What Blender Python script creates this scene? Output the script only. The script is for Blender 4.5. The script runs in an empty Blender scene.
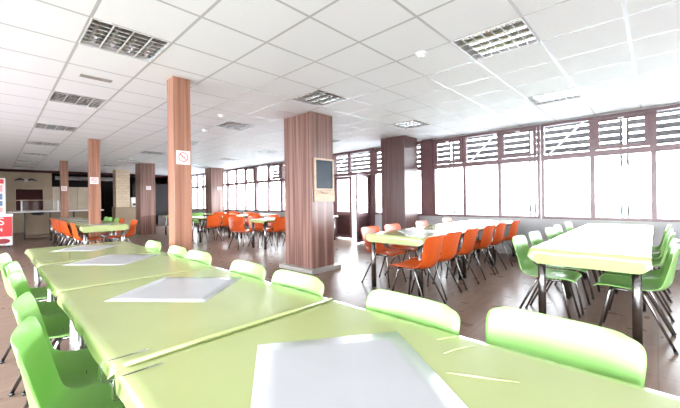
import bpy, bmesh, math, random
from mathutils import Vector, Matrix
random.seed(7)
SC = bpy.context.scene
C = bpy.data.collections.new('canteen'); SC.collection.children.link(C)
PI = math.pi
CEIL = 2.635
GX, GY, T = .536, .161, .6          # ceiling grid origin and pitch

# ------------------------------------------------------------ materials
def mat(name, col, rough=.5, metal=0, col2=None, scale=6, stretch=(1, 1, 1), bump=0, bscale=40, spec=.5,
        coat=0, coat_rough=.05, transl=0, contrast=(.35, .65), detail=4):
    m = bpy.data.materials.new(name); m.use_nodes = True
    nt = m.node_tree; N = nt.nodes; L = nt.links
    b = N['Principled BSDF']
    b.inputs['Base Color'].default_value = (*col, 1)
    b.inputs['Roughness'].default_value = rough
    b.inputs['Metallic'].default_value = metal
    b.inputs['Specular IOR Level'].default_value = spec
    b.inputs['Coat Weight'].default_value = coat
    b.inputs['Coat Roughness'].default_value = coat_rough
    tc = N.new('ShaderNodeTexCoord'); mp = N.new('ShaderNodeMapping')
    mp.inputs['Scale'].default_value = stretch
    L.new(tc.outputs['Object'], mp.inputs['Vector'])
    col2 = col2 or tuple(c * .93 for c in col)
    nz = N.new('ShaderNodeTexNoise'); nz.inputs['Scale'].default_value = scale; nz.inputs['Detail'].default_value = detail
    L.new(mp.outputs[0], nz.inputs['Vector'])
    cr = N.new('ShaderNodeValToRGB')
    cr.color_ramp.elements[0].position = contrast[0]; cr.color_ramp.elements[1].position = contrast[1]
    cr.color_ramp.elements[0].color = (*col2, 1); cr.color_ramp.elements[1].color = (*col, 1)
    L.new(nz.outputs['Fac'], cr.inputs[0]); L.new(cr.outputs[0], b.inputs['Base Color'])
    if bump:
        n2 = N.new('ShaderNodeTexNoise'); n2.inputs['Scale'].default_value = bscale; n2.inputs['Detail'].default_value = 2
        L.new(tc.outputs['Object'], n2.inputs['Vector'])
        bp = N.new('ShaderNodeBump'); bp.inputs['Strength'].default_value = bump; bp.inputs['Distance'].default_value = .01
        L.new(n2.outputs['Fac'], bp.inputs['Height']); L.new(bp.outputs[0], b.inputs['Normal'])
    if transl:
        t = N.new('ShaderNodeBsdfTranslucent'); L.new(cr.outputs[0], t.inputs['Color'])
        mx = N.new('ShaderNodeMixShader'); mx.inputs[0].default_value = transl
        L.new(b.outputs[0], mx.inputs[1]); L.new(t.outputs[0], mx.inputs[2])
        L.new(mx.outputs[0], N['Material Output'].inputs['Surface'])
    return m

M = {}
M['green'] = mat('lime_plastic', (.35, .61, .20), .34, col2=(.32, .58, .175), transl=.34, coat=.3, coat_rough=.28)
M['orange'] = mat('orange_plastic', (.64, .10, .013), .35, col2=(.57, .08, .01), transl=.15)
M['steel'] = mat('tube_steel', (.25, .235, .23), .26, 1, scale=20)
M['chrome'] = mat('bright_chrome', (.70, .70, .72), .15, 1, scale=20)
M['cloth'] = mat('lime_vinyl_cloth', (.33, .372, .155), .24, col2=(.31, .352, .14), scale=3, bump=.22, bscale=4, coat=.3, coat_rough=.10)
M['runner'] = mat('white_runner_cloth', (.36, .36, .365), .35, col2=(.345, .345, .35), scale=5, bump=.10, bscale=9, coat=.1, coat_rough=.12)
M['board'] = mat('tabletop_board', (.55, .50, .42), .5)
M['wood'] = mat('brown_laminate', (.27, .150, .118), .25, col2=(.135, .066, .055), scale=3, stretch=(7, 7, .15), contrast=(.38, .62), detail=3)
M['wood_light'] = mat('orange_brown_laminate', (.36, .17, .105), .3, col2=(.21, .085, .05), scale=3, stretch=(7, 7, .15), contrast=(.36, .64), detail=3)
M['wood_shaded'] = mat('shaded_brown_laminate', (.11, .050, .042), .28, col2=(.06, .026, .023), scale=3, stretch=(7, 7, .15), contrast=(.36, .64), detail=3)  # laminate darkened to put the window pillar's dim light into its colour
M['plinth'] = mat('grey_stone', (.36, .33, .30), .35, col2=(.30, .275, .25))
M['frame'] = mat('brown_window_frame', (.15, .075, .078), .32, col2=(.13, .065, .068))
M['door_panel'] = mat('dark_door_panel', (.07, .022, .022), .35, col2=(.05, .018, .018))
M['wall'] = mat('pale_grey_wall_paint', (.42, .41, .41), .6, col2=(.39, .38, .38), scale=2)
M['white_wall'] = mat('white_wall_paint', (.78, .77, .76), .6)
M['beige'] = mat('beige_wall_paint', (.31, .225, .145), .5, col2=(.26, .19, .12), scale=1.5)
M['cream'] = mat('cream_panel', (.46, .37, .27), .45, col2=(.40, .32, .23), scale=2)
M['dark'] = mat('kitchen_gloom', (.018, .014, .014), .6, spec=.2)  # near-black colour stands in for the gloom of the unlit kitchen
M['shutter'] = mat('dark_red_shutter', (.045, .009, .009), .6, spec=.15, scale=2, stretch=(1, 1, 20))
M['white'] = mat('white_enamel', (.80, .79, .78), .4)
M['paper'] = mat('white_paper_sign', (.80, .74, .72), .5)
M['red'] = mat('red_print', (.72, .02, .02), .35)
M['darkred'] = mat('dark_red_print', (.35, .03, .03), .35)
M['blue'] = mat('blue_print', (.12, .22, .38), .4)
M['pink'] = mat('pink_print', (.75, .35, .33), .4)
M['black'] = mat('black_plastic', (.02, .02, .022), .4)
M['slate'] = mat('dark_board_glass', (.030, .042, .060), .4, spec=.2, col2=(.02, .028, .04), scale=4)
M['pine'] = mat('pale_wood', (.50, .37, .25), .45, col2=(.42, .29, .19), scale=4, stretch=(1, 1, 8))
M['satin'] = mat('satin_aluminium', (.92, .92, .90), .38, 1, scale=10)
M['mirror'] = mat('mirror_aluminium', (.90, .90, .90), .12, 1, scale=10)
M['blade'] = mat('satin_louvre_blades', (.85, .85, .83), .45, .3, scale=10)
M['tube'] = mat('white_lamp_tube', (.85, .85, .84), .3)
M['louvre'] = mat('grey_sunshade', (.05, .045, .045), .6)
M['terrace'] = mat('pale_terrace_paving', (.34, .355, .37), .7, scale=2)

def math_node(nt, op, a, b=None):
    n = nt.nodes.new('ShaderNodeMath'); n.operation = op
    for i, v in enumerate((a, b)):
        if v is None: continue
        if isinstance(v, (int, float)): n.inputs[i].default_value = v
        else: nt.links.new(v, n.inputs[i])
    return n.outputs[0]

def glass_mat():
    m = bpy.data.materials.new('window_glass'); m.use_nodes = True
    nt = m.node_tree; N = nt.nodes; L = nt.links
    N.remove(N['Principled BSDF'])
    t = N.new('ShaderNodeBsdfTransparent'); t.inputs[0].default_value = (.95, .96, .97, 1)
    g = N.new('ShaderNodeBsdfGlossy'); g.inputs['Roughness'].default_value = .02
    f = N.new('ShaderNodeLayerWeight'); f.inputs[0].default_value = .5
    mx = N.new('ShaderNodeMixShader')
    p5 = math_node(nt, 'ADD', math_node(nt, 'MULTIPLY', math_node(nt, 'POWER', f.outputs['Facing'], 5), .9), .04)
    L.new(p5, mx.inputs[0]); L.new(t.outputs[0], mx.inputs[1]); L.new(g.outputs[0], mx.inputs[2])
    L.new(mx.outputs[0], N['Material Output'].inputs['Surface'])
    return m
M['glass'] = glass_mat()

def ceiling_mat():
    m = bpy.data.materials.new('mineral_ceiling_tiles'); m.use_nodes = True
    nt = m.node_tree; N = nt.nodes; L = nt.links; b = N['Principled BSDF']
    tc = N.new('ShaderNodeTexCoord'); sp = N.new('ShaderNodeSeparateXYZ'); L.new(tc.outputs['Object'], sp.inputs[0])
    def line(o, off):
        u = math_node(nt, 'DIVIDE', math_node(nt, 'SUBTRACT', o, off), T)
        u = math_node(nt, 'SUBTRACT', u, math_node(nt, 'FLOOR', u))
        d = math_node(nt, 'ABSOLUTE', math_node(nt, 'SUBTRACT', u, .5))
        return math_node(nt, 'GREATER_THAN', d, .5 - .012 / T)
    ln = math_node(nt, 'MAXIMUM', line(sp.outputs[0], GX), line(sp.outputs[1], GY))
    nz = N.new('ShaderNodeTexNoise'); nz.inputs['Scale'].default_value = 60; nz.inputs['Detail'].default_value = 3
    L.new(tc.outputs['Object'], nz.inputs['Vector'])
    cr = N.new('ShaderNodeValToRGB')
    cr.color_ramp.elements[0].color = (.90, .91, .93, 1); cr.color_ramp.elements[1].color = (.935, .945, .96, 1)
    L.new(nz.outputs['Fac'], cr.inputs[0])
    mx = N.new('ShaderNodeMix'); mx.data_type = 'RGBA'
    L.new(ln, mx.inputs[0]); L.new(cr.outputs[0], mx.inputs[6]); mx.inputs[7].default_value = (.56, .56, .57, 1)
    L.new(mx.outputs[2], b.inputs['Base Color'])
    L.new(math_node(nt, 'SUBTRACT', .75, math_node(nt, 'MULTIPLY', ln, .45)), b.inputs['Roughness'])
    bp = N.new('ShaderNodeBump'); bp.inputs['Strength'].default_value = .5; bp.inputs['Distance'].default_value = .006
    L.new(ln, bp.inputs['Height']); L.new(bp.outputs[0], b.inputs['Normal'])
    return m

def floor_mat():
    m = bpy.data.materials.new('brown_floor_tiles'); m.use_nodes = True
    nt = m.node_tree; N = nt.nodes; L = nt.links; b = N['Principled BSDF']
    tc = N.new('ShaderNodeTexCoord'); mp = N.new('ShaderNodeMapping'); L.new(tc.outputs['Object'], mp.inputs[0])
    mp.inputs['Rotation'].default_value = (0, 0, 0)
    br = N.new('ShaderNodeTexBrick'); L.new(mp.outputs[0], br.inputs['Vector'])
    br.inputs['Scale'].default_value = 1; br.inputs['Brick Width'].default_value = .6; br.inputs['Row Height'].default_value = .6; br.offset = 0
    br.inputs['Mortar Size'].default_value = .005; br.inputs['Bias'].default_value = 0
    br.inputs['Color1'].default_value = (.215, .148, .115, 1); br.inputs['Color2'].default_value = (.20, .136, .106, 1)
    br.inputs['Mortar'].default_value = (.165, .112, .088, 1)
    m2 = N.new('ShaderNodeMapping'); m2.inputs['Scale'].default_value = (1, 7, 1); L.new(tc.outputs['Object'], m2.inputs[0])
    nz = N.new('ShaderNodeTexNoise'); nz.inputs['Scale'].default_value = 2.5; nz.inputs['Detail'].default_value = 5
    L.new(m2.outputs[0], nz.inputs['Vector'])
    mx = N.new('ShaderNodeMix'); mx.data_type = 'RGBA'; mx.blend_type = 'MULTIPLY'; mx.inputs[0].default_value = .8
    cr = N.new('ShaderNodeValToRGB'); cr.color_ramp.elements[0].position = .3; cr.color_ramp.elements[1].position = .7
    cr.color_ramp.elements[0].color = (.80, .79, .78, 1); cr.color_ramp.elements[1].color = (1.15, 1.1, 1.08, 1)
    L.new(nz.outputs['Fac'], cr.inputs[0])
    L.new(br.outputs['Color'], mx.inputs[6]); L.new(cr.outputs[0], mx.inputs[7])
    L.new(mx.outputs[2], b.inputs['Base Color'])
    b.inputs['Roughness'].default_value = .30
    n2 = N.new('ShaderNodeTexNoise'); n2.inputs['Scale'].default_value = 5; L.new(tc.outputs['Object'], n2.inputs['Vector'])
    r2 = N.new('ShaderNodeMapRange'); r2.inputs[3].default_value = .24; r2.inputs[4].default_value = .34; b.inputs['Specular IOR Level'].default_value = .06
    L.new(n2.outputs['Fac'], r2.inputs[0]); L.new(r2.outputs[0], b.inputs['Roughness'])
    return m

def brick_mat():
    m = bpy.data.materials.new('cream_wall_tiles'); m.use_nodes = True
    nt = m.node_tree; N = nt.nodes; L = nt.links; b = N['Principled BSDF']
    tc = N.new('ShaderNodeTexCoord'); mp = N.new('ShaderNodeMapping'); mp.inputs['Rotation'].default_value = (PI / 2, 0, 0)
    L.new(tc.outputs['Object'], mp.inputs[0])
    br = N.new('ShaderNodeTexBrick'); L.new(mp.outputs[0], br.inputs[0])
    br.inputs['Scale'].default_value = 1; br.inputs['Brick Width'].default_value = .3; br.inputs['Row Height'].default_value = .12
    br.inputs['Mortar Size'].default_value = .006
    br.inputs['Color1'].default_value = (.60, .47, .33, 1); br.inputs['Color2'].default_value = (.52, .40, .27, 1)
    br.inputs['Mortar'].default_value = (.40, .30, .2, 1)
    L.new(br.outputs['Color'], b.inputs['Base Color']); b.inputs['Roughness'].default_value = .4
    return m

# ------------------------------------------------------------ mesh helpers
def box(bm, x0, x1, y0, y1, z0, z1, mtx=None):
    vs = [bm.verts.new((x, y, z)) for x in (x0, x1) for y in (y0, y1) for z in (z0, z1)]
    if mtx is not None:
        for v in vs: v.co = mtx @ v.co
    for f in ((0, 1, 3, 2), (4, 6, 7, 5), (0, 4, 5, 1), (2, 3, 7, 6), (0, 2, 6, 4), (1, 5, 7, 3)):
        bm.faces.new([vs[i] for i in f])

def tube(bm, pts, r, n=10, caps=True):
    pts = [Vector(p) for p in pts]; rings = []
    rr = r if isinstance(r, (list, tuple)) else [r] * len(pts)
    up = None
    for i, p in enumerate(pts):
        d = (pts[min(i + 1, len(pts) - 1)] - pts[max(i - 1, 0)]).normalized()
        if up is None:
            up = Vector((0, 0, 1)) if abs(d.z) < .9 else Vector((1, 0, 0))
        a = d.cross(up).normalized(); b_ = a.cross(d).normalized(); up = b_
        rings.append([bm.verts.new(p + rr[i] * (math.cos(2 * PI * k / n) * a + math.sin(2 * PI * k / n) * b_)) for k in range(n)])
    for A, B in zip(rings, rings[1:]):
        for k in range(n):
            f = bm.faces.new((A[k], A[(k + 1) % n], B[(k + 1) % n], B[k])); f.smooth = True
    if caps:
        bm.faces.new(list(reversed(rings[0]))); bm.faces.new(rings[-1])

def disc(bm, c, r, h, n=24, axis='z'):
    d = {'z': Vector((0, 0, h)), 'y': Vector((0, h, 0)), 'x': Vector((h, 0, 0))}[axis]
    tube(bm, [Vector(c), Vector(c) + d], r, n)

def obj(name, bm, m, parent=None, bevel=0, smooth=False, loc=None):
    bmesh.ops.recalc_face_normals(bm, faces=bm.faces[:])
    me = bpy.data.meshes.new(name); bm.to_mesh(me); bm.free()
    if m is not None: me.materials.append(M[m] if isinstance(m, str) else m)
    if smooth:
        for p in me.polygons: p.use_smooth = True
    o = bpy.data.objects.new(name, me); C.objects.link(o)
    if parent is not None: o.parent = parent
    if loc is not None: o.location = loc
    if bevel:
        md = o.modifiers.new('bevel', 'BEVEL'); md.width = bevel; md.segments = 2; md.limit_method = 'ANGLE'
    return o

def bx(name, m, x0, x1, y0, y1, z0, z1, parent=None, bevel=0):
    bm = bmesh.new(); box(bm, x0, x1, y0, y1, z0, z1); return obj(name, bm, m, parent, bevel)

def tag(o, label, cat, group=None):
    o['label'] = label; o['category'] = cat
    if group: o['group'] = group
    return o

def thing(name, label, cat, loc=(0, 0, 0), rz=0, group=None):
    o = bpy.data.objects.new(name, None); C.objects.link(o); o.empty_display_size = .1
    o.location = loc; o.rotation_euler = (0, 0, rz)
    return tag(o, label, cat, group)

def struct(o, label=None):
    o['kind'] = 'structure'
    if label: o['label'] = label
    return o

def dup(root, loc, rz, label):
    r = root.copy(); C.objects.link(r); r.location = loc; r.rotation_euler = (0, 0, rz); r['label'] = label
    for ch in list(root.children):
        c = ch.copy(); C.objects.link(c); c.parent = r
        for g in ch.children:
            d = g.copy(); C.objects.link(d); d.parent = c
    return r

# ------------------------------------------------------------ shell of the room
XW, YF = 7.45, 19.2       # window wall, far end
XL, YR = -3.2, -4.6       # left wall and rear wall (behind the camera)
struct(bx('floor', floor_mat(), XL - .2, XW + .15, YR - .2, 23.2, -.12, 0), 'brown wood-effect tiled floor reflecting the windows')

LAMPS = {(0, j) for j in (1, 5, 9, 13, 17, 21, 25, 29)} | {(4, j) for j in (1, 5, 9, 13, 17, 21, 25, 29)} | {(8, j) for j in (1, 5, 9, 13, 17, 21, 25)}
bm = bmesh.new()
xs = [XL - .2] + [GX + T * i for i in range(-6, 12)] + [XW + .15]
ys = [YR - .2] + [GY + T * j for j in range(-7, 32)] + [YF]
grid = {}
def gv(i, j):
    if (i, j) not in grid: grid[(i, j)] = bm.verts.new((xs[i], ys[j], CEIL))
    return grid[(i, j)]
for i in range(len(xs) - 1):
    for j in range(len(ys) - 1):
        if (i - 7, j - 8) in LAMPS: continue
        bm.faces.new((gv(i, j), gv(i, j + 1), gv(i + 1, j + 1), gv(i + 1, j)))
ret = bmesh.ops.extrude_face_region(bm, geom=bm.faces[:])
bmesh.ops.translate(bm, vec=(0, 0, .14), verts=[v for v in ret['geom'] if isinstance(v, bmesh.types.BMVert)])
struct(obj('ceiling', bm, ceiling_mat()), 'white suspended ceiling of square mineral tiles')

# window wall, piece by piece between the openings
SILL, TR, HEAD = .76, 1.95, 2.56
def wall_piece(name, x0, x1, y0, y1, z0, z1, m='wall'): return struct(bx(name, m, x0, x1, y0, y1, z0, z1))
bm = bmesh.new()
box(bm, XW, XW + .15, YR, 5.75, 0, SILL)
box(bm, XW, XW + .15, 7.45, 19.2, 0, SILL)
box(bm, XW, XW + .15, YR, YF, HEAD + .05, CEIL)
struct(obj('wall_right', bm, 'wall'), 'pale grey wall below the long window band')
bm = bmesh.new()
box(bm, XW - .02, XW, YR, 5.75, .004, .10); box(bm, XW - .02, XW, 7.45, 19.2, .004, .10)
struct(obj('baseboard_right', bm, 'plinth'))

def frame_bars(bm, a0, a1, z0, z1, w, d0, d1, axis='y', zlo=None, zhi=None):
    """rectangular frame of bars of width w running round a0..a1 x z0..z1; d0..d1 is its depth"""
    def b(p0, p1, q0, q1):
        if axis == 'y': box(bm, d0, d1, p0, p1, q0, q1)
        else: box(bm, p0, p1, d0, d1, q0, q1)
    b(a0, a0 + w, z0, z1); b(a1 - w, a1, z0, z1)
    b(a0 + w, a1 - w, z0, z0 + w); b(a0 + w, a1 - w, z1 - w, z1)

wn = [0]
def window(ylist, sash, z0=SILL, wside=.05):
    wn[0] += 1
    r = bpy.data.objects.new('window_%d' % wn[0], None); C.objects.link(r); r.location = (XW + .03, ylist[0], z0)
    r['kind'] = 'structure'
    inv = Matrix.Translation(-Vector(r.location))
    y0, y1 = ylist[0], ylist[-1]
    bm = bmesh.new(); frame_bars(bm, y0, y1, z0, HEAD + .05, wside, XW - .03, XW + .09); bm.transform(inv); obj('window_frame', bm, 'frame', r)
    bm = bmesh.new(); box(bm, XW - .02, XW + .08, y0 + wside, y1 - wside, TR - .05, TR + .05); bm.transform(inv); obj('transom', bm, 'frame', r)
    for y in ylist[1:-1]:
        bm = bmesh.new(); box(bm, XW - .02, XW + .08, y - .035, y + .035, z0 + wside, TR - .05); box(bm, XW - .02, XW + .08, y - .045, y + .045, TR + .05, HEAD + .05 - wside)
        bm.transform(inv); obj('mullion', bm, 'frame', r)
    for k, (a, b) in enumerate(zip(ylist, ylist[1:])):
        a2 = a + (.035 if k else wside); b2 = b - (.035 if k < len(ylist) - 2 else wside)
        bm = bmesh.new(); box(bm, XW + .03, XW + .036, a2, b2, z0 + wside, TR - .05); bm.transform(inv); obj('lower_pane', bm, 'glass', r)
        a3 = a2 + .01; b3 = b2 - .01
        if k in sash:
            bm = bmesh.new(); frame_bars(bm, a3, b3, TR + .055, HEAD - .005, .06, XW - .045, XW + .0)
            bm.transform(inv); s = obj('sash', bm, 'frame', r)
            bm = bmesh.new(); box(bm, XW - .065, XW - .045, (a3 + b3) / 2 - .04, (a3 + b3) / 2 + .04, HEAD - .05, HEAD - .03); bm.transform(inv); obj('sash_handle', bm, 'white', s)
            bm = bmesh.new(); box(bm, XW - .02, XW - .014, a3 + .06, b3 - .06, TR + .115, HEAD - .065); bm.transform(inv); obj('upper_pane', bm, 'glass', s)
        else:
            bm = bmesh.new(); box(bm, XW + .03, XW + .036, a3, b3, TR + .05, HEAD); bm.transform(inv); obj('upper_pane', bm, 'glass', r)
    return r
window([-4.5, -3.7, -2.95, -2.2, -1.6], {1})
window([-1.58, -.8, 0.0 + .02, .82, 1.62], {2, 0}, wside=.05)
window([1.64, 2.40, 3.16, 3.93], {0, 2})
window([4.22, 4.99, 5.75], {1})
window([7.45, 8.3, 9.2, 10.1], {1})
window([10.12, 11.0, 11.88], {0})
window([11.92, 12.72, 13.5, 14.28], {0})
window([14.30, 15.15, 16.0, 16.85], set())
window([16.87, 17.6, 18.35, 19.15], set())
# broad brown posts
bm = bmesh.new(); box(bm, XW - .06, XW + .1, 3.93, 4.22, SILL, CEIL); struct(obj('trim_1', bm, 'frame'))
# doorway between the windows
bm = bmesh.new()
box(bm, XW - .04, XW + .1, 5.75, 5.89, 0, CEIL); box(bm, XW - .04, XW + .1, 7.31, 7.45, 0, CEIL)
box(bm, XW - .04, XW + .1, 5.89, 7.31, TR - .05, TR + .05); box(bm, XW - .04, XW + .1, 5.89, 7.31, HEAD, CEIL)
box(bm, XW - .02, XW + .08, 6.66, 6.76, TR + .05, HEAD)
struct(obj('trim_2', bm, 'frame'), 'brown frame round the double door')
bm = bmesh.new(); box(bm, XW + .03, XW + .036, 5.89, 6.66, TR + .05, HEAD); box(bm, XW + .03, XW + .036, 6.76, 7.31, TR + .05, HEAD)
wn[0] += 1
struct(obj('window_%d' % wn[0], bm, 'glass'))
def door(n, loc, rz, label, mirror=1):
    r = bpy.data.objects.new('door_%d' % n, None); C.objects.link(r); r.location = loc; r.rotation_euler = (0, 0, rz)
    struct(r, label); w = .69
    bm = bmesh.new()
    y0, y1 = (0, w) if mirror > 0 else (-w, 0)
    frame_bars(bm, y0, y1, .02, TR - .06, .085, -.025, .025)
    box(bm, -.025, .025, y0 + .085, y1 - .085, .72, .82)
    obj('door_leaf', bm, 'frame', r)
    bm = bmesh.new(); box(bm, -.015, .015, y0 + .085, y1 - .085, .105, .72); box(bm, -.02, .02, y0 + .14, y1 - .14, .16, .66)
    obj('lower_panel', bm, 'door_panel', r)
    bm = bmesh.new(); box(bm, -.004, .004, y0 + .085, y1 - .085, .82, TR - .145); obj('door_glass', bm, 'glass', r)
    hy = (y1 - .05) if mirror > 0 else (y0 + .05)
    for s in (-1, 1):
        bm = bmesh.new(); tube(bm, [(s * .025, hy, 1.0), (s * .065, hy, 1.0), (s * .065, hy - mirror * .11, 1.0)], .009, 8)
        obj('door_handle', bm, 'chrome', r)
    return r
door(1, (XW, 7.305, 0), 0, 'closed brown door leaf with glass above a dark panel', -1)
door(2, (XW - .04, 5.915, 0), math.radians(98), 'brown glazed door leaf standing open into the room', 1)

# rear and left walls with window bands behind the camera
def plain_window_wall(axis, c, thick, a0, a1, wins, nm, zs=.8):
    bm = bmesh.new()
    def b(p0, p1, q0, q1):
        if axis == 'x': box(bm, c, c + thick, p0, p1, q0, q1)
        else: box(bm, p0, p1, c, c + thick, q0, q1)
    b(a0, a1, 0, zs); b(a0, a1, 2.5, CEIL)
    edges = [a0] + [e for w in wins for e in w] + [a1]
    for i in range(0, len(edges), 2):
        if edges[i + 1] > edges[i]: b(edges[i], edges[i + 1], zs, 2.5)
    struct(obj(nm, bm, 'white_wall'))
    for (p, q) in wins:
        wn[0] += 1
        r = bpy.data.objects.new('window_%d' % wn[0], None); C.objects.link(r); r['kind'] = 'structure'
        bm = bmesh.new(); d0, d1 = c + thick * .5 - .03, c + thick * .5 + .03
        frame_bars(bm, p, q, zs, 2.5, .05, d0, d1, 'y' if axis == 'x' else 'x')
        n = max(1, round((q - p) / .9))
        for k in range(1, n):
            e = p + (q - p) * k / n
            if axis == 'x': box(bm, d0, d1, e - .025, e + .025, zs + .05, 2.45)
            else: box(bm, e - .025, e + .025, d0, d1, zs + .05, 2.45)
        obj('window_frame', bm, 'frame', r)
        bm = bmesh.new(); m = (d0 + d1) / 2
        if axis == 'x': box(bm, m - .003, m + .003, p + .05, q - .05, zs + .05, 2.45)
        else: box(bm, p + .05, q - .05, m - .003, m + .003, zs + .05, 2.45)
        obj('pane', bm, 'glass', r)
plain_window_wall('y', YR - .15, .15, XL, XW, [(-2.6, .6)], 'wall_back')
plain_window_wall('x', XL - .15, .15, YR - .15, YF, [(-4.2, -.6), (-.3, 3.3), (3.6, 7.2), (7.5, 9.3)], 'wall_left', .35)

# far end of the room
bm = bmesh.new()
box(bm, XL, .62, YF, YF + .15, 0, CEIL); box(bm, .62, 1.5, YF, YF + .15, 1.83, CEIL); box(bm, .62, 1.5, YF, YF + .15, 0, .9)
box(bm, 1.5, 1.78, YF, YF + .15, 0, CEIL)
struct(obj('wall_far', bm, 'beige'), 'beige far wall around the serving hatch')
bm = bmesh.new()
for k in range(4):
    x = 1.79 + k * .44; box(bm, x, x + .43, YF, YF + .06, 0, 1.93)
box(bm, 1.78, 3.56, YF + .06, YF + .12, 0, 1.93)
struct(obj('trim_3', bm, 'cream'), 'cream panelled partition in front of the kitchen')
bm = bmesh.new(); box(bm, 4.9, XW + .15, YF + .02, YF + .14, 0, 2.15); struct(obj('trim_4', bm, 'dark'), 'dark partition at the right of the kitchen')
bm = bmesh.new(); box(bm, XL, XW + .15, YF - .02, YF + .0, CEIL - .11, CEIL); struct(obj('trim_5', bm, 'shutter'))
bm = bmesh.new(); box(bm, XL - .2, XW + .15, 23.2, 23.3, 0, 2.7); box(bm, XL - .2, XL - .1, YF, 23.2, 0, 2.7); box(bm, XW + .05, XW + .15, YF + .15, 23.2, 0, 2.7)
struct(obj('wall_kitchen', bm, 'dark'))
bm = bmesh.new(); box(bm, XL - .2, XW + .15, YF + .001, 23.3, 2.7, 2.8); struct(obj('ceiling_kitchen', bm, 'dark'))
# serving hatch
t = thing('serving_hatch_shutter', 'dark red roller shutter closing the hatch in the beige far wall', 'shutter', (1.06, YF + .05, .9))
bm = bmesh.new()
for k in range(15): box(bm, -.43, .43, 0, .03, .02 + k * .06, .075 + k * .06)
obj('slats', bm, 'shutter', t)
bm = bmesh.new(); frame_bars(bm, -.44, .44, 0, .93, .02, -.08, -.02, 'x'); obj('shutter_frame', bm, 'pine', t)
# wall ornament over the hatch
t = thing('wall_fan', 'small dark wall fan with two drooping arms above the serving hatch', 'fan', (.95, YF - .02, 2.17))
bm = bmesh.new(); disc(bm, (0, -.08, 0), .07, .09, 16, 'y'); obj('hub', bm, 'plinth', t)
for s in (-1, 1):
    bm = bmesh.new(); tube(bm, [(s * .05, -.05, .02), (s * .18, -.05, .07), (s * .34, -.05, .0)], [.03, .045, .02], 8); obj('blade', bm, 'black', t)
# duct hanging in the kitchen
t = tag(bx('air_duct', 'steel', 2.0, 4.6, 20.4, 20.8, 2.30, 2.5, bevel=.01), 'grey metal air duct hanging in the dark kitchen', 'duct')
for x in (2.2, 4.4): bm = bmesh.new(); box(bm, x, x + .02, 20.55, 20.57, 2.5, 2.7); obj('hanger', bm, 'steel', t)

# ------------------------------------------------------------ outdoors
struct(bx('floor_terrace', 'terrace', XW + .15, XW + 60, -45, 60, -.16, -.04), 'bright paved terrace outside the windows')
struct(bx('floor_yard', 'terrace', -50, XL - .4, -45, 60, -.30, -.14))
struct(bx('floor_back_yard', 'terrace', XL - .4, XW + .15, -45, YR - .4, -.16, -.04))
XS = 8.35
t = thing('added_shade_canopy', 'flat canopy roof added over the terrace to cut light at the windows', 'canopy', (XW + 1.4, 3.5, 2.9))  # added outside to block high sky light from things near the windows
bm = bmesh.new(); box(bm, -1.2, .95, -8.5, 16, .05, .13); obj('shade_slab', bm, 'louvre', t)
for k in range(8): bm = bmesh.new(); box(bm, -1.2, .95, -8.4 + k * 3.4, -8.32 + k * 3.4, .0, .05); obj('shade_rafter', bm, 'louvre', t)
for k, (a, b, sh) in enumerate([(-2.2, .42, 'at the right edge of the picture'), (.44, 2.0, 'behind the left end of the white-topped table'), (2.02, 3.9, 'above the orange chairs by the window'),
                     (3.92, 6.6, 'behind the brown pillar by the window'), (6.62, 9.0, 'above the double door'), (9.02, 12.0, 'above the far windows')]):
    t = thing('sunshade', 'grey slatted sunshade outside the upper panes ' + sh, 'sunshade', (XS, a, 2.0), group='slatted sunshades outside the window band')
    for q in range(6):
        z = .035 + q * .135
        bm = bmesh.new(); box(bm, -.050, .050, 0, b - a - .02, -.006, .006, Matrix.Translation((0, 0, z)) @ Matrix.Rotation(math.radians(72), 4, 'Y')); obj('slat', bm, 'louvre', t)
    for yy in (.02, b - a - .06): bm = bmesh.new(); box(bm, .05, .08, yy, yy + .04, -2.04, .9); obj('post', bm, 'louvre', t)
    bm = bmesh.new(); y_ = (b - a) * .35
    tube(bm, [(-.10, y_, .75), (-.10, y_ + .75, .02)], .016, 6); obj('brace', bm, 'white', t)

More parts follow.
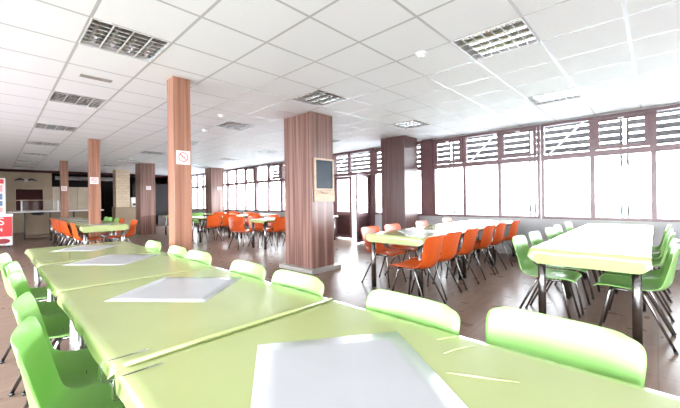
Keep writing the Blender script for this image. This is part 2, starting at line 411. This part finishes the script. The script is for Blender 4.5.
# ------------------------------------------------------------ ceiling lamps
def lamp_proto():
    t = thing('ceiling_lamp', '', 'ceiling lamp', (0, 0, CEIL), group='square louvred lamps recessed in the ceiling')
    h = .296
    bm = bmesh.new(); frame_bars(bm, -h, h, 0, 0, 0, 0, 0) if False else None
    for (a, b, c, d) in ((-h, h, -h, -h + .012), (-h, h, h - .012, h), (-h, -h + .012, -h + .012, h - .012), (h - .012, h, -h + .012, h - .012)):
        box(bm, a, b, c, d, -.004, .10)
    obj('housing', bm, 'white', t)
    bm = bmesh.new()
    n = 4; w = (2 * h - .024) / n
    for k in range(n):                         # four curved reflector troughs
        x0 = -h + .012 + k * w; pr = None
        for q in range(9):
            a = PI * q / 8; x = x0 + w / 2 - math.cos(a) * w / 2; z = .03 + math.sin(a) * .062
            v = (bm.verts.new((x, -h + .012, z)), bm.verts.new((x, h - .012, z)))
            if pr: bm.faces.new((pr[0], pr[1], v[1], v[0])).smooth = True
            pr = v
    obj('reflector', bm, 'mirror', t)
    for k in range(n):
        x = -h + .012 + (k + .5) * w
        bm = bmesh.new(); tube(bm, [(x, -h + .02, .062), (x, h - .02, .062)], .013, 10); obj('lamp_tube', bm, 'tube', t)
    bm = bmesh.new()
    for k in range(1, n):
        x = -h + .012 + k * w; box(bm, x - .005, x + .005, -h + .012, h - .012, 0, .035)
    for k in range(1, 7):
        y = -h + .012 + (2 * h - .024) * k / 7
        vs = []
        box(bm, -h + .013, h - .013, y - .004, y + .004, .001, .034)
    lv = obj('louvre', bm, 'mirror', t)
    bm = bmesh.new()
    for k in range(1, n):
        x = -h + .012 + k * w; box(bm, x - .006, x + .006, -h + .012, h - .012, -.002, -.0003)
    for k in range(1, 7):
        y = -h + .012 + (2 * h - .024) * k / 7; box(bm, -h + .013, h - .013, y - .004, y + .004, -.0022, .0002)
    obj('louvre_glint', bm, 'tube', lv)  # white strips paint the lit shine along the louvre blades
    return t
ORD = ['nearest', 'second', 'third', 'fourth', 'fifth', 'sixth', 'seventh', 'eighth']
ROWN = {0: 'left', 4: 'middle', 8: 'right'}
lp = None
for i in (0, 4, 8):
    js = sorted(j for (a, j) in LAMPS if a == i)
    for k, j in enumerate(js):
        lab = 'square louvred ceiling lamp, %s one of the %s row running away from the camera' % (ORD[k], ROWN[i])
        loc = (GX + (i + .5) * T, GY + (j + .5) * T, CEIL)
        if lp is None: lp = lamp_proto(); lp.location = loc; lp['label'] = lab
        else: dup(lp, loc, 0, lab)

# smoke detectors on the ceiling
def detector():
    t = thing('smoke_detector', '', 'smoke detector', (0, 0, CEIL), group='round white smoke detectors on the ceiling')
    bm = bmesh.new(); tube(bm, [(0, 0, -.001), (0, 0, -.018)], .055, 20); obj('base', bm, 'white', t)
    bm = bmesh.new(); tube(bm, [(0, 0, -.018), (0, 0, -.035), (0, 0, -.045)], [.045, .038, .02], 20); obj('dome', bm, 'white', t)
    return t
dp = None
for (i, j, lab) in [(4.02, 2.52, 'beside the nearest middle lamp'), (3.52, 8.5, 'left of the board pillar'), (4.05, 10.7, 'between the thin and the big pillar'),
                    (5.2, 16.2, 'just left of the broad far pillar'), (4.3, 20.5, 'over the far pillar row')]:
    lab = 'small round white smoke detector on the ceiling, ' + lab
    loc = (GX + i * T, GY + j * T, CEIL)
    if dp is None: dp = detector(); dp.location = loc; dp['label'] = lab
    else: dup(dp, loc, 0, lab)
tag(bx('ceiling_vent', 'plinth', GX + .15, GX + .45, GY + T * 7.45, GY + T * 7.6, CEIL - .006, CEIL - .0005), 'small grey flat vent strip on the ceiling between two left lamps', 'vent')

# ------------------------------------------------------------ pillars
def pillar(x0, x1, y0, y1, m, label, plinth=False, seam=True):
    t = thing('pillar', label, 'pillar', ((x0 + x1) / 2, (y0 + y1) / 2, 0), group=None)
    hx, hy = (x1 - x0) / 2, (y1 - y0) / 2
    zb = .07 if plinth else 0
    bm = bmesh.new(); box(bm, -hx, hx, -hy, hy, zb + .001, CEIL - .001); obj('shaft', bm, m, t, bevel=.004)
    if plinth:
        bm = bmesh.new(); box(bm, -hx - .085, hx + .085, -hy - .085, hy + .085, .001, .07); obj('plinth', bm, 'plinth', t, bevel=.006)
    return t
pillar(3.57, 4.07, 4.04, 4.76, 'wood', 'broad brown wood-panelled pillar with a framed dark board in mid room', True)
pillar(1.43, 1.625, 3.98, 4.18, 'wood_light', 'thin orange-brown pillar with a no smoking sign by the green table')
pillar(6.45, 7.02, 4.12, 4.78, 'wood_shaded', 'broad brown pillar against the window band, shade painted into its colour')
pillar(1.49, 1.69, 9.16, 9.36, 'wood_light', 'thin brown pillar rising behind the far orange-chair table')
pillar(1.57, 1.77, 14.5, 14.7, 'wood_light', 'thinnest-looking brown pillar in front of the serving counter')
pillar(3.70, 4.2, 13.6, 14.2, 'wood', 'broad brown pillar beside the cream tiled column, with a small notice')
pillar(6.42, 7.0, 13.7, 14.3, 'wood', 'broad brown pillar at the left end of the far windows')
t = thing('pillar', 'cream tiled column on a tan base by the kitchen', 'pillar', (3.93, 17.2, 0))
bm = bmesh.new(); box(bm, -.26, .27, -.25, .25, 1.001, CEIL - .001); obj('shaft', bm, brick_mat(), t)
bm = bmesh.new(); box(bm, -.30, .62, -.3, .3, .001, 1.0); obj('base_cabinet', bm, 'beige', t, bevel=.01)
t = thing('dispenser', 'white paper towel dispenser box standing beside the cream column', 'dispenser', (4.38, 17.1, 1.002))
bm = bmesh.new(); box(bm, -.1, .1, -.08, .08, 0, .42); obj('body', bm, 'white', t, bevel=.015)
bm = bmesh.new(); box(bm, -.06, .06, -.084, -.078, .05, .15); obj('slot', bm, 'black', t)

# signs on pillars
def ring(bm, cx, y, cz, r0, r1, n=28):
    A = [bm.verts.new((cx + r0 * math.cos(2 * PI * k / n), y, cz + r0 * math.sin(2 * PI * k / n))) for k in range(n)]
    B = [bm.verts.new((cx + r1 * math.cos(2 * PI * k / n), y, cz + r1 * math.sin(2 * PI * k / n))) for k in range(n)]
    for k in range(n): bm.faces.new((A[k], A[(k + 1) % n], B[(k + 1) % n], B[k]))
def nosmoke(x, y, z, w, h, label):
    t = thing('no_smoking_sign', label, 'sign', (x, y, z), group='no smoking signs on the pillars')
    bm = bmesh.new(); box(bm, -w / 2, w / 2, -.004, -.0005, 0, h); obj('sheet', bm, 'paper', t)
    r = min(w, h) * .36
    bm = bmesh.new(); ring(bm, 0, -.006, h * .54, r * .82, r)
    a = PI / 4; c, s = math.cos(a), math.sin(a); q = r * .09
    vs = [bm.verts.new((u * c - v * s, -.006, h * .54 - (u * s + v * c))) for u, v in ((-r * .85, -q), (r * .85, -q), (r * .85, q), (-r * .85, q))]
    bm.faces.new(vs); obj('ban_symbol', bm, 'red', t)
    bm = bmesh.new(); box(bm, -r * .6, r * .45, -.0055, -.0045, h * .54 - r * .07, h * .54 + r * .07); obj('cigarette', bm, 'black', t)
nosmoke(1.532, 3.98, 1.625, .155, .158, 'white no smoking sign on the thin orange-brown pillar by the green table')
nosmoke(1.573, 9.16, 1.62, .155, .15, 'white no smoking sign on the thin pillar behind the orange-chair table')
nosmoke(1.655, 14.5, 1.615, .155, .16, 'white no smoking sign on the thinnest-looking pillar by the counter')
nosmoke(3.975, 13.6, 1.65, .16, .14, 'small white no smoking sign on the pillar beside the cream column')
nosmoke(6.78, 13.7, 1.68, .19, .13, 'small white no smoking sign on the pillar at the far windows')

t = thing('wall_board', 'dark glazed board in a pale frame hung on the big brown pillar', 'board', (3.83, 4.04, 1.16))
bm = bmesh.new(); frame_bars(bm, -.215, .225, .19, .72, .03, -.035, -.001, 'x'); obj('frame', bm, 'pine', t)
bm = bmesh.new(); box(bm, -.185, .195, -.02, -.005, .22, .69); obj('panel', bm, 'slate', t)
bm = bmesh.new(); box(bm, -.215, .235, -.03, -.001, 0, .185); obj('shelf_board', bm, 'pine', t)
bm = bmesh.new(); tube(bm, [(-.10, -.045, .17), (-.04, -.06, .14), (.04, -.06, .14), (.10, -.045, .17)], .008, 8); obj('handle', bm, 'pine', t)

# ------------------------------------------------------------ serving counter and freezer
t = thing('serving_counter', 'long serving counter with pale top and thin dark legs at the far left', 'counter', (1.9, 15.35, 0))
bm = bmesh.new(); box(bm, -1.6, 1.0, -.15, .5, .9, .94); obj('worktop', bm, 'white', t, bevel=.005)
for x in (-1.19, -.55, .1, .9):
    bm = bmesh.new(); box(bm, x - .02, x + .02, -.12, -.08, 0, .9); obj('leg', bm, 'black', t)
bm = bmesh.new(); box(bm, -1.15, .95, .40, .46, .12, .88); obj('front_panel', bm, 'beige', t)
bm = bmesh.new(); box(bm, -1.15, .95, .1, .4, .02, .08); obj('foot_rail', bm, 'beige', t)
t2 = thing('counter_screen', 'glass sneeze screen on white posts standing on the counter', 'screen', (1.12, 15.45, .942))
for x in (-.47, .47):
    bm = bmesh.new(); box(bm, x - .02, x + .02, -.02, .02, 0, .36); obj('post', bm, 'white', t2)
bm = bmesh.new(); box(bm, -.6, .52, -.12, .22, .36, .385); obj('shelf', bm, 'pine', t2)
bm = bmesh.new(); box(bm, -.45, .45, -.004, .004, .02, .36); obj('glass_sheet', bm, 'glass', t2)
t = thing('mixing_bowl', 'wide dark bowl hanging under the left end of the counter top', 'bowl', (1.05, 15.45, .80))
bm = bmesh.new(); tube(bm, [(0, 0, 0), (0, 0, .03), (0, 0, .098)], [.09, .16, .19], 24); obj('bowl_body', bm, 'black', t)
bm = bmesh.new(); tube(bm, [(.19 * math.cos(a), .19 * math.sin(a), .093) for a in [2 * PI * k / 24 for k in range(25)]], .005, 6, False); obj('rim', bm, 'steel', t)

t = thing('freezer', 'red and white chest freezer with lettering and a strawberry-red blotch', 'freezer', (-.02, 13, 0))
bm = bmesh.new(); box(bm, -.5, .38, 0, .65, .045, .84); obj('body', bm, 'white', t, bevel=.02)
bm = bmesh.new(); box(bm, -.51, .39, -.01, .66, .84, .92); obj('lid', bm, 'white', t, bevel=.015)
bm = bmesh.new(); box(bm, -.48, .37, -.006, 0, .30, .87); 
obj('red_panel', bm, 'red', t)
bm = bmesh.new()
n = 20; vs = [bm.verts.new((.19 + .14 * math.cos(2 * PI * k / n), -.008, .17 + .07 * math.sin(2 * PI * k / n))) for k in range(n)]
bm.faces.new(vs); ret = bmesh.ops.extrude_face_region(bm, geom=bm.faces[:]); bmesh.ops.translate(bm, vec=(0, .006, 0), verts=[v for v in ret['geom'] if isinstance(v, bmesh.types.BMVert)])
obj('strawberry_print', bm, 'darkred', t)
for x in (-.4, .30):
    bm = bmesh.new(); disc(bm, (x, .06, .045), .044, .05, 16, 'y'); obj('wheel', bm, 'black', t)
def text_part(s, size, loc, m, parent):
    cu = bpy.data.curves.new('lettering', 'FONT'); cu.body = s; cu.size = size; cu.extrude = .002; cu.align_x = 'RIGHT'
    tmp = bpy.data.objects.new('lettering_source', cu); C.objects.link(tmp)
    bpy.context.view_layer.update()
    me = bpy.data.meshes.new_from_object(tmp.evaluated_get(bpy.context.evaluated_depsgraph_get()))
    bpy.data.objects.remove(tmp); me.materials.clear(); me.materials.append(M[m])
    o = bpy.data.objects.new('lettering', me); C.objects.link(o); o.parent = parent; o.location = loc; o.rotation_euler = (PI / 2, 0, 0)
text_part('S', .30, (.225, -.009, .62), 'white', t)
text_part('4', .15, (.19, -.009, .44), 'white', t)
t2 = thing('freezer_sign', 'upright picture poster in a white frame standing on the freezer', 'poster', (-.1, 13.1, .922))
bm = bmesh.new(); frame_bars(bm, -.4, .33, 0, .99, .03, -.02, .02, 'x'); obj('frame', bm, 'white', t2)
bm = bmesh.new(); box(bm, -.37, .30, -.012, .012, .03, .96); obj('sheet', bm, 'paper', t2)
bm = bmesh.new(); box(bm, -.37, .30, -.014, -.0125, .84, .96); obj('red_header', bm, 'red', t2)
for k, (a, b_, m) in enumerate(((.62, .8, 'pink'), (.40, .56, 'blue'), (.22, .36, 'blue'), (.05, .18, 'pink'))):
    bm = bmesh.new(); box(bm, -.3, .27, -.014, -.0125, a, b_); obj('picture_band', bm, m, t2)
t = thing('storage_box', 'low grey metal box on the floor right of the broad far pillar', 'box', (6.0, 18.2, 0))
bm = bmesh.new(); box(bm, -.35, .35, -.3, .3, 0, .5); obj('body', bm, 'steel', t, bevel=.015)
bm = bmesh.new(); box(bm, -.36, .36, -.31, .31, .5, .54); obj('lid', bm, 'steel', t, bevel=.01)

# ------------------------------------------------------------ tables
def make_table(x0, x1, y0, y1, label, group, axis, name='dining_table'):
    ix, iy = (.054, .075) if axis == 'x' else (.075, .054)
    cx, cy = (x0 + x1) / 2, (y0 + y1) / 2; hx, hy = (x1 - x0) / 2, (y1 - y0) / 2
    t = thing(name, label, 'table', (cx, cy, 0), group=group)
    bm = bmesh.new(); box(bm, -hx, hx, -hy, hy, .695, .718); obj('tabletop', bm, 'board', t)
    bm = bmesh.new()
    for y in (-hy + .05, hy - .07): box(bm, -hx + .06, hx - .06, y, y + .02, .65, .695)
    for x in (-hx + .05, hx - .07): box(bm, x, x + .02, -hy + .06, hy - .06, .65, .695)
    obj('apron', bm, 'steel', t)
    for sx in (-1, 1):
        for sy in (-1, 1):
            bm = bmesh.new(); tube(bm, [(sx * (hx - ix), sy * (hy - iy), .012), (sx * (hx - ix), sy * (hy - iy), .695)], .031, 20)
            l = obj('leg', bm, 'steel', t)
            bm = bmesh.new(); tube(bm, [(sx * (hx - ix), sy * (hy - iy), 0), (sx * (hx - ix), sy * (hy - iy), .014)], .033, 20); obj('rubber_foot', bm, 'black', l)
    return t

def make_cloth(x0, x1, y0, y1, drops, label, group, seed, z=.7195):
    """drops: overhang at x-, x+, y-, y+"""
    rnd = random.Random(seed)
    cx, cy = (x0 + x1) / 2, (y0 + y1) / 2; hx, hy = (x1 - x0) / 2, (y1 - y0) / 2
    n = 26; per = []           # points round the border: position, outward normal, drop, corner factor
    def side(p, q, nrm, d):
        for k in range(n):
            f = k / n
            e = min(f, 1 - f)
            per.append((Vector(p).lerp(Vector(q), f), Vector(nrm), d, max(0, 1 - e / .07)))
    side((-hx, -hy), (hx, -hy), (0, -1), drops[2]); side((hx, -hy), (hx, hy), (1, 0), drops[1])
    side((hx, hy), (-hx, hy), (0, 1), drops[3]); side((-hx, hy), (-hx, -hy), (-1, 0), drops[0])
    Np = len(per); bm = bmesh.new()
    wob = [rnd.uniform(-1, 1) for _ in range(Np)]
    wob = [(wob[i] + wob[(i + 1) % Np] + wob[i - 1]) / 3 for i in range(Np)]
    rings = []
    prof = [(-.10, 0, 0), (-.03, 0, 0), (-.004, -.0005, 0), (.004, -.006, 0), (.006, None, .35), (.006, None, .7), (.007, None, 1.0)]
    for (off, dz, fr) in prof:
        ringv = []
        for i, (p, nr, d, c) in enumerate(per):
            # average normal and drop near corners
            pn = per[i - 1]; 
            nn = nr
            if i % n == 0: nn = (nr + pn[1]); d = min(d, pn[2]) if min(d, pn[2]) < .02 else (d + pn[2]) / 2
            dz_ = dz if dz is not None else -.006 - d * fr * (1 - .25 * c)
            o = off + (fr * (.007 * wob[i] + .012 * c) if d > .02 else 0)
            pt = p + nn * o if off > -.02 else Vector((p.x * (1 + off / hx), p.y * (1 + off / hy)))
            ringv.append(bm.verts.new((pt.x, pt.y, z + .0035 + dz_)))
        rings.append(ringv)
    for A, B in zip(rings, rings[1:]):
        for k in range(Np):
            bm.faces.new((A[k], A[(k + 1) % Np], B[(k + 1) % Np], B[k])).smooth = True
    f = bm.faces.new(rings[0])
    o = obj('tablecloth', bm, 'cloth', None)
    o.location = (cx, cy, 0)
    for p in o.data.polygons: p.use_smooth = True
    return tag(o, label, 'tablecloth', group)

def runner(cx, cy, side, ang, label, group, z=.7235):
    bm = bmesh.new(); h = side / 2; n = 8; rows = []
    for i in range(n + 1):
        rows.append([bm.verts.new((-h + side * i / n, -h + side * j / n, .0008 + .0006 * math.sin(i * 1.7 + j * 2.3))) for j in range(n + 1)])
    for i in range(n):
        for j in range(n): bm.faces.new((rows[i][j], rows[i + 1][j], rows[i + 1][j + 1], rows[i][j + 1])).smooth = True
    o = obj('table_runner', bm, 'runner'); md = o.modifiers.new('thickness', 'SOLIDIFY'); md.thickness = .0012; md.offset = 1
    o.location = (cx, cy, z); o.rotation_euler = (0, 0, math.radians(ang))
    return tag(o, label, 'table runner', group)

PLACE = ['nearest one', 'second nearest', 'third nearest', 'farthest one']
J = .006
def row(spec, axis, c0, c1, w0, w1, n, desc, dl=.085, ds=.075, runners=True, gr=''):
    """n tables pushed end to end; axis is the direction of the row"""
    cuts = [c0 + (c1 - c0) * k / n for k in range(n + 1)] if n != 'long' else [-.10, 1.1, 2.3, 3.40, 4.72]
    n = len(cuts) - 1
    for k in range(n):
        a = cuts[k] + (.008 if k else 0); b = cuts[k + 1] - (.008 if k < n - 1 else 0)
        pos = (PLACE[k] if k < n - 1 else PLACE[3]) if n > 1 else ''
        pl = (', ' + pos) if pos else ''
        e0 = dl if k == 0 else .008; e1 = dl if k == n - 1 else .008
        if axis == 'y': A = (w0, w1, a, b); D = (ds, ds, e0, e1)
        else: A = (a, b, w0, w1); D = (e0, e1, ds, ds)
        g = .004
        make_table(A[0] + g, A[1] - g, A[2] + g, A[3] - g, 'steel-legged table under a lime cloth in %s%s' % (desc, pl), 'tables of ' + gr, axis)
        cl = make_cloth(*A, D, 'lime green vinyl tablecloth on %s%s' % (desc, pl), 'lime vinyl tablecloths of ' + gr, k * 7 + len(desc))
        if n == 4 and k == 0 and w0 < .3:
            for pts in ([(1.006, .527), (1.043, .51), (1.075, .485)], [(.929, .465), (.98, .452), (1.038, .415)], [(.833, .409), (.862, .345), (.911, .252)], [(.56, -.02), (.66, -.05), (.80, -.06)]):
                bm = bmesh.new(); tube(bm, [(p[0] - cl.location.x, p[1] - cl.location.y, .7235) for p in pts], [.0015, .0035, .0015], 10)
                obj('crease', bm, 'cloth', cl)
        if runners == True:
            runner((A[0] + A[1]) / 2, (A[2] + A[3]) / 2, .5, 45, 'white diamond-laid cloth on %s%s' % (desc, pl), 'white table runners of ' + gr)

row(None, 'y', -.10, 4.72, .235, 1.095, 'long', 'the long near row', .05, .045, False, 'the long near row')
for (cx, cy, s, a, lab) in [(.643, .605, .475, -35, 'nearest one'), (.70, 1.865, .49, -50, 'second nearest'),
                            (.69, 3.22, .485, -49, 'third nearest'), (.68, 4.28, .43, -45, 'farthest one')]:
    runner(cx, cy, s, a, 'white square cloth laid diagonally on the long near row, ' + lab, 'white table runners of the long near row')
row(None, 'x', 3.40, 7.16, .035, .84, 3, 'the window row with green chairs', .13, .05, True, 'the window row with green chairs')
row(None, 'x', 3.50, 7.25, 1.99, 2.86, 3, 'the window row with orange chairs', .10, .03, True, 'the window row with orange chairs')
row(None, 'x', 4.5, 7.0, 6.8, 7.5, 2, 'the nearer mid-room row', .07, .03, True, 'the nearer mid-room row')
row(None, 'x', 4.08, 6.70, 9.5, 10.2, 2, 'the middle far row', .06, .03, True, 'the middle far row')
row(None, 'x', 4.2, 6.8, 12.1, 12.8, 2, 'the farthest row before the windows', .06, .03, True, 'the farthest row')
row(None, 'y', 8.28, 9.13, 1.19, 2.0, 1, 'the single table before a thin pillar', .12, .04, True, 'the far left tables')
row(None, 'y', 9.39, 14.1, 1.19, 2.0, 4, 'the far left row behind the pillar', .05, .03, True, 'the far left row')

# folded hem at the near joint and clamps
bm = bmesh.new(); tube(bm, [(.25, 1.098, .727), (.5, 1.101, .730), (.8, 1.098, .729), (1.085, 1.1, .727)], .0075, 8)
tag(obj('cloth_fold', bm, 'cloth', smooth=True), 'rolled lime cloth fold lying across the joint of the nearest two tables', 'cloth fold')
for (y, lab) in ((1.165, 'beyond the nearest table joint'), (1.035, 'near side of the nearest table joint')):
    t = thing('tablecloth_clamp', 'thin metal tablecloth clamp at the left edge, ' + lab, 'clamp', (.235, y, .70), group='tablecloth clamps')
    bm = bmesh.new(); tube(bm, [(.10, 0, .026), (.02, 0, .027), (-.022, 0, .027), (-.024, 0, .0), (-.022, 0, -.03), (.03, 0, -.031), (.05, 0, -.028)], .0017, 6); obj('wire', bm, 'steel', t)
    bm = bmesh.new(); box(bm, -.029, -.0262, -.012, .012, -.02, .015); obj('plate', bm, 'chrome', t)

# ------------------------------------------------------------ chairs
def make_chair(kind, label, group):
    t = thing('canteen_chair', label, 'chair', (0, 0, 0), group=group)
    prof = [(.232, .416, .182), (.223, .433, .200), (.198, .443, .212), (.12, .438, .220), (.03, .426, .226), (-.07, .418, .228), (-.150, .420, .226), (-.205, .440, .218),
            (-.237, .482, .210), (-.250, .540, .208), (-.258, .600, .213), (-.266, .660, .220), (-.275, .720, .226), (-.282, .752, .224), (-.287, .771, .214), (-.291, .782, .196), (-.293, .787, .178)]
    U = [-1, -.96, -.86, -.7, -.45, -.2, 0, .2, .45, .7, .86, .96, 1]
    bm = bmesh.new(); rows = []
    for i, (y, z, w) in enumerate(prof):
        a = prof[max(i - 1, 0)]; b = prof[min(i + 1, len(prof) - 1)]
        ty, tz = b[0] - a[0], b[1] - a[1]; l = math.hypot(ty, tz); ty /= l; tz /= l
        ny, nz = -tz * -1, ty * -1           # normal on the sitter's side
        ny, nz = tz, -ty
        s = i / (len(prof) - 1)
        cup = .016 if i < 3 else (.020 + .020 * s + .034 * math.exp(-((i - 8) / 3.0) ** 2))
        cup = cup if i < 13 else .036
        r = []
        for u in U:
            e = cup * abs(u) ** 2.2
            lip = -.012 if abs(u) == 1 else 0
            k = e + lip
            yy = y + ny * k; zz = z + nz * k
            if i > 12: zz -= .004 * abs(u) ** 4 * (i - 12)
            r.append(bm.verts.new((u * w, yy, zz)))
        rows.append(r)
    for A, B in zip(rows, rows[1:]):
        for k in range(len(U) - 1): bm.faces.new((A[k], A[k + 1], B[k + 1], B[k])).smooth = True
    sh = obj('seat_shell', bm, kind, t, smooth=True)
    md = sh.modifiers.new('thickness', 'SOLIDIFY'); md.thickness = .0055; md.offset = -1
    md = sh.modifiers.new('smooth', 'SUBSURF'); md.levels = 1; md.render_levels = 1
    bm = bmesh.new()
    for x in (-.13, .13): tube(bm, [(x, .135, .415), (x, -.07, .404)], .010, 8)
    for y in (.12, -.06): tube(bm, [(-.13, y, .412), (.13, y, .412)], .009, 8)
    obj('seat_frame', bm, 'steel', t)
    for sx in (-1, 1):
        for (y0, y1) in ((.13, .215), (-.065, -.255)):
            bm = bmesh.new(); tube(bm, [(sx * .13, y0, .412), (sx * .138, y0 + (y1 - y0) * .06, .39), (sx * .205, y1, .006)], .0105, 10)
            lg = obj('leg', bm, 'steel', t)
            bm = bmesh.new(); tube(bm, [(sx * .2035, y1 - (y1 - y0) * .02, .016), (sx * .205, y1, 0)], .013, 10); obj('foot_cap', bm, 'black', lg)
    return t
protos = {}
PN = ['nearest one', 'second nearest', 'third nearest', 'fourth nearest', 'fifth nearest', 'sixth nearest', 'farthest one']
def chairs(kind, spots, deg, where, group):
    for k, s in enumerate(spots):
        x, y = s[0], s[1]; a = math.radians(deg + (s[2] if len(s) > 2 else random.uniform(-2.5, 2.5)))
        col = 'lime green' if kind == 'green' else 'orange'
        lab = '%s plastic chair %s%s' % (col, where, (', ' + (PN[k] if k < len(spots) - 1 else 'farthest one')) if len(spots) > 1 else '')
        if kind not in protos:
            protos[kind] = make_chair(kind, lab, group); o = protos[kind]; o.location = (x, y, 0); o.rotation_euler = (0, 0, a)
        else: o = dup(protos[kind], (x, y, 0), a, lab)
        o['group'] = group

G1 = 'green chairs of the long near row'
chairs('green', [(1.01, .262, -4), (.905, .745, -3), (.875, 1.42), (.87, 1.92), (.865, 2.63), (.865, 3.085), (.862, 3.70)], 90, 'on the window side of the long near row', G1)
chairs('green', [(.30, .64, -9), (.33, 1.42, -8), (.345, 1.875, -8), (.345, 2.62, -8), (.345, 3.075, -8), (.31, 3.72, -8)], -90, 'on the left side of the long near row', G1)
G2 = 'green chairs of the window row'
chairs('green', [(3.72, .76, 0), (4.27, .75), (4.97, .74), (5.45, .74), (6.22, .74)], 180, 'on the left side of the white-topped window row', G2)
chairs('green', [(3.72, .155, 0), (4.2, .15), (4.97, .15), (5.45, .15), (6.22, .15)], 0, 'on the right side of the white-topped window row', G2)
G3 = 'orange chairs of the window row'
chairs('orange', [(3.29, 1.98, 0), (3.82, 2.02, 0), (4.40, 2.03, 0), (5.08, 2.04, 0), (5.60, 2.04, 0), (6.33, 2.04, 0)], 0, 'on the camera side of the orange window row', G3)
chairs('orange', [(3.84, 2.80, 0), (4.40, 2.80, 0), (5.32, 2.80), (6.33, 2.80, 0)], 180, 'on the far side of the orange window row', G3)
G4 = 'orange chairs of the mid-room row'
chairs('orange', [(4.83, 6.82, 0), (5.40, 6.82, 0), (6.1, 6.82, 0)], 0, 'at the mid-room row behind the big pillar, camera side', G4)
chairs('orange', [(4.29, 7.55, 0), (4.83, 7.52, 0), (5.40, 7.52, 0), (6.1, 7.52, 0)], 180, 'at the mid-room row behind the big pillar, far side', G4)
G5 = 'orange chairs of the middle far row'
chairs('orange', [(4.42, 9.5, 0), (4.89, 9.5, 0), (5.72, 9.5, 0)], 0, 'at the middle one of the far right rows, camera side', G5)
chairs('orange', [(5.72, 10.22, 0), (6.25, 10.22, 0)], 180, 'at the middle one of the far right rows, far side', G5)
G6 = 'chairs of the farthest row'
chairs('green', [(4.54, 12.1, 0), (5.02, 12.1, 0)], 0, 'at the farthest row before the windows', G6)
chairs('orange', [(5.84, 12.1, 0), (6.34, 12.1, 0)], 0, 'at the farthest row before the windows', G6)
G7 = 'orange chairs of the far left tables'
chairs('orange', [(1.37, 8.62, 0), (1.37, 9.73, 0), (1.37, 10.21, 0), (1.37, 10.91, 0), (1.37, 11.40, 0), (1.37, 12.1, 0)], -90, 'on the left side of the far left tables', G7)
chairs('orange', [(1.97, 8.66, 0), (1.97, 9.73, 0)], 90, 'on the right side of the far left tables', G7)
chairs('green', [(1.97, 10.22, 0), (1.97, 10.92, 0), (1.97, 11.4, 0)], 90, 'on the right side of the far left tables', 'green chairs of the far left tables')

# ------------------------------------------------------------ camera, light, world
cam = bpy.data.cameras.new('camera'); co = bpy.data.objects.new('camera', cam); C.objects.link(co)
yaw, roll, H = .7623, -.0140, 1.19
f = Vector((math.cos(yaw), math.sin(yaw), 0)); r0 = Vector((math.sin(yaw), -math.cos(yaw), 0)); u0 = Vector((0, 0, 1))
r = math.cos(roll) * r0 + math.sin(roll) * u0; u = -math.sin(roll) * r0 + math.cos(roll) * u0
co.matrix_world = Matrix(((r.x, u.x, -f.x, 0), (r.y, u.y, -f.y, 0), (r.z, u.z, -f.z, H), (0, 0, 0, 1)))
cam.sensor_width = 36; cam.lens = 330.8 / 680 * 36; cam.shift_y = -4.43 / 680; cam.clip_start = .02
SC.camera = co

w = bpy.data.worlds.new('overcast_sky'); SC.world = w; w.use_nodes = True
bg = w.node_tree.nodes['Background']; bg.inputs[0].default_value = (.90, .95, 1, 1); bg.inputs[1].default_value = 5.0

def portal(name, loc, rot, sx, sy):
    l = bpy.data.lights.new(name, 'AREA'); l.shape = 'RECTANGLE'; l.size = sx; l.size_y = sy; l.cycles.is_portal = True
    o = bpy.data.objects.new(name, l); C.objects.link(o); o.location = loc; o.rotation_euler = rot
portal('window_light_right', (XW + .2, 7.3, 1.5), (0, PI / 2, 0), 2.4, 23.8)
portal('window_light_left', (XL - .2, 1.5, 1.42), (0, -PI / 2, 0), 2.2, 11.5)
portal('window_light_back', (-1, YR - .2, 1.65), (-PI / 2, 0, 0), 3.2, 1.7)

SC.view_settings.view_transform = 'Standard'; SC.view_settings.look = 'None'
SC.view_settings.exposure = 2.9; SC.view_settings.gamma = 1; SC.view_settings.use_curve_mapping = False
SC.cycles.max_bounces = 12; SC.cycles.diffuse_bounces = 6; SC.cycles.glossy_bounces = 9; SC.cycles.transparent_max_bounces = 12
SC.cycles.sample_clamp_indirect = 12; SC.cycles.caustics_reflective = False; SC.cycles.caustics_refractive = False
